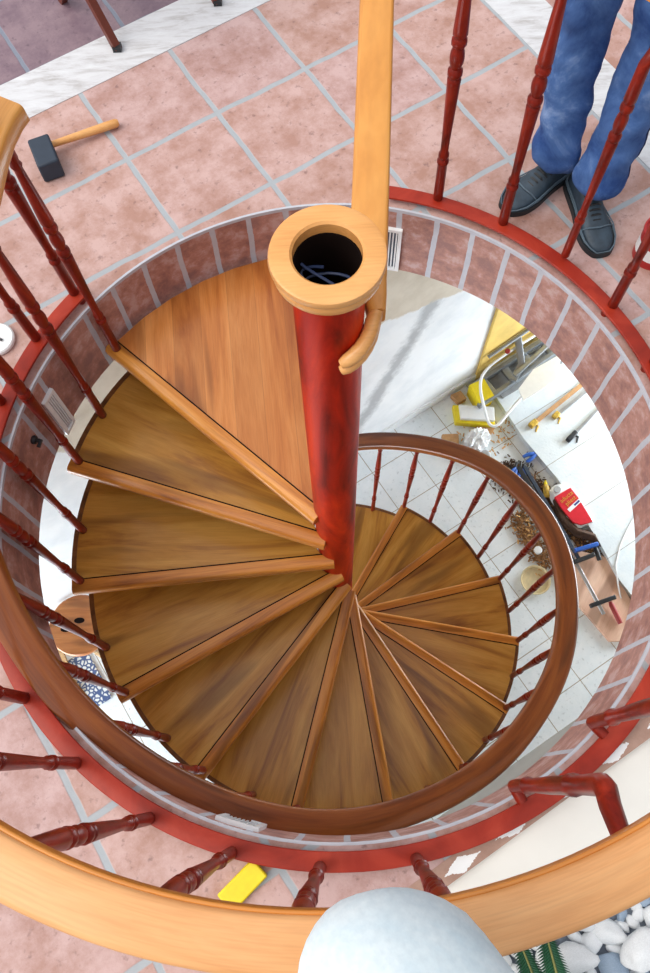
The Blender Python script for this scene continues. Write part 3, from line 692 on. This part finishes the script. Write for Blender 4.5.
skin('shirt', [(hip.x, hip.y, 1.02, .15, .105), (hip.x, hip.y, 1.22, .15, .10), (hip.x, hip.y, 1.38, .16, .095), (hip.x-.17, hip.y, 1.40, .06), (hip.x-.22, hip.y, 1.20, .052), (hip.x+.17, hip.y, 1.40, .06), (hip.x+.22, hip.y, 1.20, .052)], [(0, 1), (1, 2), (2, 3), (3, 4), (2, 5), (5, 6)], Mt['shirt'], pe, 2, .006)
bd = skin('body', [(hip.x, hip.y, 1.38, .09, .07), (hip.x, hip.y, 1.50, .052), (hip.x, hip.y-.02, 1.60, .085, .095), (hip.x, hip.y-.01, 1.70, .082, .09),
                   (hip.x-.17, hip.y, 1.38, .045), (hip.x-.23, hip.y, 1.14, .036), (hip.x-.25, hip.y-.08, .90, .026), (hip.x+.17, hip.y, 1.38, .045), (hip.x+.23, hip.y, 1.14, .036), (hip.x+.25, hip.y-.08, .90, .026)],
          [(0, 1), (1, 2), (2, 3), (0, 4), (4, 5), (5, 6), (0, 7), (7, 8), (8, 9)], Mt['skin'], pe, 2)
skin('hair', [(hip.x, hip.y+.03, 1.66, .09, .08), (hip.x, hip.y+.01, 1.735, .08, .085)], [(0, 1)], Mt['hair'], pe, 2)
for s_ in (-1, 1): hand(pe, v3(hip.x+s_*.25, hip.y-.08, .90), v3(0, -.2, -1), Mt['skin'])
# photographer: knee on the near handrail
ph = thing('person', 'person in faded light blue jeans kneeling with one knee on the near handrail', 'person', (0, 0, 0))
skin('jeans', [(-.02, -1.42, 1.50, .15, .12), (.12, -1.30, 1.52, .130), (.075, -1.12, 1.36, .128), (.015, -.970, 1.20, .118), (.005, -.950, 1.12, .088), (.01, -1.14, 1.03, .070), (.05, -1.38, .99, .055),
               (-.13, -1.44, 1.38, .10), (-.16, -1.44, .95, .075), (-.17, -1.46, .50, .065), (-.02, -1.43, 1.62, .14, .11)],
     [(0, 1), (1, 2), (2, 3), (3, 4), (4, 5), (5, 6), (0, 7), (7, 8), (8, 9), (0, 10)], Mt['light_denim'], ph, 3, .004)
shoe(ph, v3(-.16, -1.53, 0), v3(-.19, -1.27, 0), .40)
shoe(ph, v3(.05, -1.38, 0), v3(.07, -1.62, 0), .95)
cr = thing('wooden_crate', 'pale slatted wooden crate the photographer stands on', 'crate', (-.18, -1.46, -.13), .1)
for z_ in (0.04, .17, .30):
    for sgn in (-1, 1):
        obj('slat', box(BM(), (-.16, sgn*.2-.008, z_), (.16, sgn*.2+.008, z_+.1)), Mt['crate'], cr, False)
        obj('slat', box(BM(), (sgn*.16-.008, -.19, z_), (sgn*.16+.008, .19, z_+.1)), Mt['crate'], cr, False)
for i in range(4): obj('slat', box(BM(), (-.165+.085*i, -.2, .50), (-.09+.085*i, .2, .515)), Mt['crate'], cr, False)
for sx in (-1, 1):
    for sy in (-1, 1): obj('corner_post', box(BM(), (sx*.14-.015, sy*.18-.015, 0), (sx*.14+.015, sy*.18+.015, .50)), Mt['crate'], cr, False)

# ------------------------------------------------------------------ things in the room below
def P3(u, v, h=0): return UV(u, v, ZF+h)
PL = .06
def bar(name, a, b, w_, h_, mat, parent=None, bv=.002):
    d = (b-a); Mx = Matrix.Translation(a) @ d.to_track_quat('X', 'Z').to_matrix().to_4x4()
    return obj(name, box(BM(), (0, -w_/2, 0), (d.length, w_/2, h_), Mx), mat, parent, True, bv)
def flat(name, pts, h0, h1, mat, parent=None, bv=.002):
    return obj(name, prism(BM(), [UV(u, v) for u, v in pts], ZF+h0, ZF+h1), mat, parent, True, bv)
# stool on the left
so_ = thing('round_stool', 'round orange wooden stool seen under the left treads', 'stool', P3(-1.19, .87))
sb = BM(); lathe(sb, [(.001, .44), (.165, .44), (.175, .447), (.175, .468), (.168, .475), (.001, .475)], 40)
seat = obj('seat', sb, Mt['stool'], so_)
for q in ((-.075, .0), (.0, .045)):
    hb = obj('hand_hole', lathe(BM(), [(.001, .474), (.024, .474), (.024, .4765), (.001, .4765)], 20), Mt['dark_inside'], seat); hb.location = (q[0], q[1]-.02, 0); hb.scale = (1.25, .7, 1)
for a in (20, 110, 200, 290): obj('leg', tube(BM(), [pol(.15, a, 0), pol(.11, a, .44)], [.015, .018], 12), Mt['crate'], so_)
pt = flat('patterned_tile', [(-1.62, .86), (-1.30, .86), (-1.30, .52), (-1.62, .52)], .0, .012, Mt['patt']); tag(pt, 'blue and white patterned tile lying on the floor below left handrail', 'tile')
wo_ = bar('wood_offcut', P3(-1.44, .96, .013), P3(-1.47, .62, .013), .045, .03, Mt['crate']); tag(wo_, 'pale wood offcut lying near the patterned tile', 'offcut')
# yellow board
yb = obj('yellow_board', box(BM(), (1.80, 1.040, ZF), (2.75, 1.059, -1.2), MU), Mt['yellow_board'], None, True, .003); tag(yb, 'yellow board standing against the white plaster wall', 'board')
# stepladder lying down
ld = thing('stepladder', 'aluminium stepladder with white tubular hoop lying by the yellow board', 'ladder', P3(0, 0))
def L3(u, v, h): return UV(u, v, h)
for a, b in (((1.72, .98, .135), (2.60, .99, .19)), ((1.66, .84, .135), (2.60, .88, .19))):
    obj('stringer', sweep(BM(), [L3(*a), L3(*b)], rrect(.03, .06, .004)), Mt['alu'], ld)
for i in range(5):
    u = 1.80+.17*i; obj('rung', sweep(BM(), [L3(u, .97, .125), L3(u, .86, .125)], rrect(.05, .03, .004)), Mt['alu'], ld)
hoop = [(2.60, .98, .24), (2.12, .985, .24), (2.02, 1.0, .235), (1.74, 1.0, .23)]
hp = [(2.62, 1.00), (2.10, 1.04), (2.04, 1.03)] 
path = [L3(2.65, .86, .20), L3(2.30, .80, .20), L3(1.90, .715, .19), L3(1.74, .665, .18), L3(1.66, .64, .17), L3(1.62, .655, .17), L3(1.62, .70, .17), L3(1.66, .80, .18), L3(1.72, .93, .19), L3(1.80, 1.0, .2), L3(1.95, 1.01, .24), L3(2.30, 1.01, .26), L3(2.6, 1.0, .26)]
for _ in range(2): path = [path[0]]+[q for a_, b_ in zip(path, path[1:]) for q in (a_.lerp(b_, .25), a_.lerp(b_, .75))]+[path[-1]]
obj('hoop', tube(BM(), path, .010, 10), Mt['white_plastic'], ld)
obj('crossbar', sweep(BM(), [L3(2.10, 1.04, .30), L3(2.04, .90, .22), L3(1.93, .84, .20)], rrect(.045, .03, .004)), Mt['alu'], ld)
obj('strut', tube(BM(), [L3(1.83, 1.02, .34), L3(2.20, 1.02, .40)], .014, 8), Mt['alu'], ld)
obj('red_clip', lathe(BM(), [(.016, -.012), (.018, 0), (.012, .014)], 12, Matrix.Translation(L3(1.98, 1.0, .30))), Mt['redhandle'], ld)
obj('back_rail', sweep(BM(), [L3(1.95, .86, .22), L3(2.6, .97, .26)], rrect(.03, .03, .004)), Mt['alu'], ld)
gt = flat('dusty_tray', [(1.85, .98), (1.85, .81), (2.35, .80), (2.5, .98)], .060, .068, Mt['grey_board']); tag(gt, 'dusty grey board under the stepladder', 'board')
wbd = flat('white_offcut', [(2.28, .80), (2.13, .665), (1.86, .665), (1.885, .75), (2.05, .81)], .255, .27, Mt['white_plastic']); tag(wbd, 'angular white board offcut lying on the stepladder', 'board')
yc = flat('yellow_carton', [(1.69, .99), (1.80, .975), (1.78, .835), (1.665, .845)], .0, .145, Mt['yellow']); tag(yc, 'bright yellow carton near the wall and stepladder', 'carton')
sc_ = flat('wood_scrap', [(1.58, 1.03), (1.655, 1.02), (1.655, .95), (1.59, .95)], 0, .05, Mt['card']); tag(sc_, 'small brown scrap block at the wall base by the yellow carton', 'scrap')
yb2 = thing('packet', 'white packet with yellow underside beside the cartons', 'packet', P3(0, 0))
obj('body', prism(BM(), [UV(1.57, .93), UV(1.755, .785), UV(1.70, .705), UV(1.52, .84)], .055, .085), Mt['white_plastic'], yb2, True, .003)
obj('base', prism(BM(), [UV(1.545, .96), UV(1.765, .79), UV(1.69, .68), UV(1.485, .845)], .0, .055), Mt['yellow'], yb2, True, .003)
s2 = flat('wood_scrap', [(1.36, .83), (1.46, .77), (1.41, .70), (1.33, .76)], 0, .05, Mt['card'], None, .01); tag(s2, 'round brown wood scrap just beyond the stair handrail', 'scrap')
s3 = flat('cardboard_piece', [(1.63, .79), (1.70, .68), (1.60, .63), (1.55, .70)], 0, .02, Mt['card']); tag(s3, 'torn cardboard piece between packet and white bag', 'cardboard')
bm = BM(); bmesh.ops.create_icosphere(bm, subdivisions=4, radius=1)
for v in bm.verts:
    f = abs(noise.noise(v.co*2.5))+.6*abs(noise.noise(v.co*6)); v.co = v3(v.co.x*.10, v.co.y*.075, v.co.z*.055)*(1.15-.7*f)
bgo = obj('plastic_bag', bm, Mt['white_plastic']); bgo.location = P3(1.53, .66, .05); bgo.rotation_euler = (0, 0, .8); tag(bgo, 'crumpled white plastic bag behind the stair handrail', 'bag')
cu = obj('paper_cup', lathe(BM(), [(.028, 0), (.036, .07), (.039, .072), (.036, .076), (.033, .07), (.025, .006), (.001, .006)], 24), Mt['white_plastic']); cu.location = P3(1.50, .545, 0); tag(cu, 'white round cup by the blue clamps', 'cup')
# blue spring clamps
for i, (u, v, a, lb) in enumerate(((1.60, .35, .4, 'blue spring clamp nearest the stair handrail'), (1.64, .31, .5, 'blue spring clamp in the middle of three'), (1.775, .375, -.1, 'blue spring clamp near the platform edge'))):
    t = thing('spring_clamp', lb, 'clamp', P3(u, v, .045), PHI+a)
    for s_ in (-1, 1):
        obj('grip', tube(BM(), [v3(-.065, s_*.020, 0), v3(-.03, s_*.018, .004), v3(0, s_*.009, .004), v3(.03, s_*.006, 0)], [.010, .014, .013, .008], 10), Mt['blue'], t)
        obj('jaw', tube(BM(), [v3(.028, s_*.006, 0), v3(.06, s_*.016, 0), v3(.085, s_*.004, 0)], [.008, .010, .006], 8), Mt['dark'], t)
yo = thing('glue_bottle', 'small yellow glue bottle beside the red bag', 'bottle', P3(1.70, .13, .025), PHI+1.0)
obj('body', lathe(BM(), [(.018, -.04), (.021, -.036), (.021, .03), (.012, .045)], 18, Matrix.Rotation(PI/2, 4, 'Y')), Mt['brass'], yo)
obj('cap', lathe(BM(), [(.011, .045), (.011, .055), (.005, .075)], 14, Matrix.Rotation(PI/2, 4, 'Y')), Mt['yellow'], yo)
# red bag with lettering
P0 = P3(1.76, -.02, .05); dirv = (UV(1.77, .125)-UV(1.77, -.20)); ang_ = math.atan2(dirv.y, dirv.x)
rbg = thing('adhesive_bag', 'red and white adhesive bag leaning at the platform edge', 'bag', P0, ang_-PI/2)
out = [(-.075, -.165), (-.01, -.175), (.045, -.20), (.058, -.185), (.070, .02), (.068, .09), (.05, .14), (.0, .155), (-.055, .14), (-.075, .09), (-.085, .0)]
def pillow(out, z0, h, mat, name, parent, ins=.82):
    bm = BM(); cx = sum(p[0] for p in out)/len(out); cy = sum(p[1] for p in out)/len(out); rings = []
    for f, z in ((.97, z0), (1, z0+h*.3), (.97, z0+h*.6), (ins, z0+h*.92), (.4, z0+h), (.05, z0+h)):
        rings.append([bm.verts.new((cx+(p[0]-cx)*f, cy+(p[1]-cy)*f, z)) for p in out])
    for a, b in zip(rings, rings[1:]):
        for k in range(len(out)): bm.faces.new((a[k], a[(k+1) % len(out)], b[(k+1) % len(out)], b[k]))
    bm.faces.new(rings[0][::-1]); bm.faces.new(rings[-1]); return obj(name, bm, mat, parent)
pillow(out, -.045, .08, Mt['white_plastic'], 'bag_body', rbg)
obj('red_panel', prism(BM(), [(-.074, -.120), (-.04, -.160), (.035, -.182), (.060, .0), (.060, .078), (-.068, .082), (-.078, .0)], .020, .038), Mt['red'], rbg, True, .004)
obj('window_patch', lathe(BM(), [(.001, .030), (.022, .030), (.022, .040), (.001, .040)], 20, Matrix.Translation((-.02, .112, 0))), Mt['grey_board'], rbg)
def text(s, size, loc, mat, parent, rz=0, name='lettering'):
    cv = bpy.data.curves.new(name, 'FONT'); cv.body = s; cv.size = size; cv.extrude = .0008; cv.align_x = 'CENTER'; cv.align_y = 'CENTER'
    to = bpy.data.objects.new(name, cv); C.objects.link(to); dg = bpy.context.evaluated_depsgraph_get(); dg.update()
    me = bpy.data.meshes.new_from_object(to.evaluated_get(dg)); bpy.data.objects.remove(to); me.materials.clear(); me.materials.append(mat)
    o = bpy.data.objects.new(name, me); C.objects.link(o); o.parent = parent; o.location = loc; o.rotation_euler = (0, 0, rz); return o
text('aducta', .040, (-.004, .040, .0395), Mt['gold'], rbg, .12); text('pliest', .040, (.002, .005, .0395), Mt['gold'], rbg, .12)
obj('label_strip', box(BM(), (-.055, -.045, .038), (.052, -.020, .0395), Matrix.Rotation(.15, 4, 'Z')), Mt['white_plastic'], rbg, False)
obj('label_mark', box(BM(), (-.002, -.038, .0395), (.046, -.026, .0405), Matrix.Rotation(.15, 4, 'Z')), Mt['navy'], rbg, False)
# long bar clamps
def clamp(a, b, label, bars, jaws, hnd):
    t = thing('bar_clamp', label, 'clamp', (0, 0, 0))
    for nm, p_, q, w_, m_ in bars: bar(nm, p_, q, w_, .012, Mt[m_], t)
    for nm, p_, q, m_ in jaws: bar(nm, p_, q, .026, .035, Mt[m_], t, .005)
    obj('screw_handle', tube(BM(), [hnd[0], hnd[0].lerp(hnd[1], .15), hnd[1]], [.010, .017, .015], 12), Mt[hnd[2]], t)
clamp(0, 0, 'long clamp with black jaws, steel bar and red handle on the plank', [('steel_bar', P3(1.545, -.31, .075), P3(1.475, -.70, .075), .022, 'steel')],
      [('sliding_jaw', P3(1.435, -.615, .07), P3(1.60, -.655, .07), 'dark')], (P3(1.565, -.66, .06), P3(1.535, -.80, .05), 'redhandle'))
clamp(0, 0, 'long black clamp with blue head crossing the debris', [('black_bar', P3(1.62, .35, .10), P3(1.52, -.33, .10), .030, 'dark'), ('black_bar', P3(1.67, .34, .06), P3(1.575, -.34, .06), .024, 'rubber')],
      [('blue_jaw', P3(1.57, -.29, .085), P3(1.72, -.335, .085), 'blue'), ('black_jaw', P3(1.52, -.345, .08), P3(1.66, -.375, .08), 'dark')], (P3(1.70, -.34, .08), P3(1.68, -.42, .06), 'dark'))
rag = BM(); pts = [P3(1.70, .05, .05), P3(1.66, -.08, .05), P3(1.68, -.2, .05), P3(1.74, -.28, .05), P3(1.75, -.36, .04)]
tube(rag, pts, [.02, .028, .032, .028, .012], 10)
for v in rag.verts: v.co += v3(*[noise.noise(v.co*30+v3(k*9, 0, 0))*.018 for k in range(3)])
tag(obj('dark_rag', rag, Mt['shavings3']), 'twisted dark brown rag beneath the red bag', 'rag')
pk = flat('plank', [(1.44, -.22), (1.53, -.20), (1.735, -.42), (1.69, -.73), (1.50, -.90), (1.42, -.85), (1.40, -.55)], .0, .03, Mt['pink_plank']); tag(pk, 'pinkish wooden plank lying under the clamps', 'plank')
d1_ = obj('white_disc', lathe(BM(), [(.026, 0), (.026, .03), (.022, .034), (.001, .034)], 24), Mt['white_plastic']); d1_.location = P3(1.41, -.155); tag(d1_, 'small pale round cap in the shavings by the handrail', 'cap')
d2_ = obj('yellow_tray', lathe(BM(), [(.001, 0), (.085, 0), (.095, .025), (.091, .027), (.082, .006), (.001, .006)], 32), Mt['cream']); d2_.location = P3(1.28, -.30); tag(d2_, 'pale yellow round dish partly behind the stair handrail', 'dish')
# tools on the platform
def rail_tool(label, a, b, w_, head, hm, bm_='steel', name='caulking_gun'):
    t = thing(name, label, 'tool', (0, 0, 0)); bar('bar', a, b, w_, .02, Mt[bm_], t)
    d = (b-a).normalized(); bar('head', a-d*head, a, w_*1.5, .035, Mt[hm], t, .006); 
    n_ = v3(-d.y, d.x, 0); obj('trigger', tube(BM(), [a-d*.02, a-d*.01-n_*.03, a-d*.05-n_*.05], [.008, .008, .006], 8), Mt[hm], t)
rail_tool('long metal sash clamp with yellow head, left one on the pale step', P3(1.93, .55, PL), P3(2.9, .66, PL), .028, .06, 'brass', 'card', 'sash_clamp')
rail_tool('short metal sash clamp with yellow head, beside the left one', P3(2.09, .515, PL), P3(2.9, .60, PL), .024, .05, 'brass', 'steel', 'sash_clamp')
rail_tool('metal bar tool with black handle alone on the pale step', P3(2.10, .345, PL), P3(2.8, .50, PL), .022, .09, 'dark', 'steel', 'file_tool')
cdp = [(2.2, -.25, .065), (1.95, -.36, .065), (1.84, -.42, .065), (1.74, -.50, .065), (1.68, -.60, .05), (1.64, -.70, .02), (1.60, -.80, .01), (1.55, -.92, .01), (1.50, -1.0, .01)]
tag(obj('extension_lead', tube(BM(), [P3(*q) for q in cdp], .005, 8), Mt['white_plastic']), 'thin white cord hanging over the platform edge', 'cord')
cc_ = [P3(1.60+.07*math.cos(t*.55)+.012*math.sin(t*1.3), .33+.055*math.sin(t*.55)+.01*math.cos(t*1.7), .012+.002*(t % 4)) for t in range(40)]+[P3(1.66, .20, .02), P3(1.66, .05, .015), P3(1.62, -.08, .015), P3(1.64, -.2, .015)]
tag(obj('power_cable', tube(BM(), cc_, .006, 8), Mt['dark']), 'coiled black power cable among the blue clamps', 'cable')
# sawdust and shavings: nobody could count them
def heap(name, n_, region, mat, label, s0, s1, seed):
    rg = random.Random(seed); bm = BM()
    for _ in range(n_):
        (u0, v0), (u1, v1), wd = rg.choice(region); q = rg.random(); u = u0+(u1-u0)*q+rg.gauss(0, wd); v = v0+(v1-v0)*q+rg.gauss(0, wd)
        s_ = rg.uniform(s0, s1); c = P3(u, v, .004+rg.random()*.015); Mx = Matrix.Translation(c) @ Matrix.Rotation(rg.uniform(0, 6.3), 4, 'Z') @ Matrix.Rotation(rg.uniform(-.5, .5), 4, 'X')
        box(bm, (-s_, -s_*.35, -.0015), (s_, s_*.35, .0015), Mx)
    return tag(obj(name, bm, mat, None, False), label, 'debris', None, 'stuff')
heap('wood_shavings', 1500, [((1.45, .1), (1.40, -.25), .035), ((1.67, -.05), (1.70, -.75), .03), ((1.60, .30), (1.62, 0), .05)], Mt['shavings'], 'brown wood shavings scattered between stair and platform', .006, .016, 1)
heap('sawdust', 2600, [((1.70, .1), (1.66, -.7), .028), ((1.55, .38), (1.66, .1), .05), ((1.62, .4), (1.68, -.1), .03)], Mt['shavings3'], 'dark dirt and sawdust along the platform edge', .005, .014, 2)
heap('pale_shavings', 300, [((1.45, .1), (1.36, -.3), .03), ((1.70, -.3), (1.66, -.75), .025), ((1.5, .7), (1.9, .6), .08)], Mt['shavings2'], 'pale curled shavings scattered on the floor debris', .006, .015, 3)
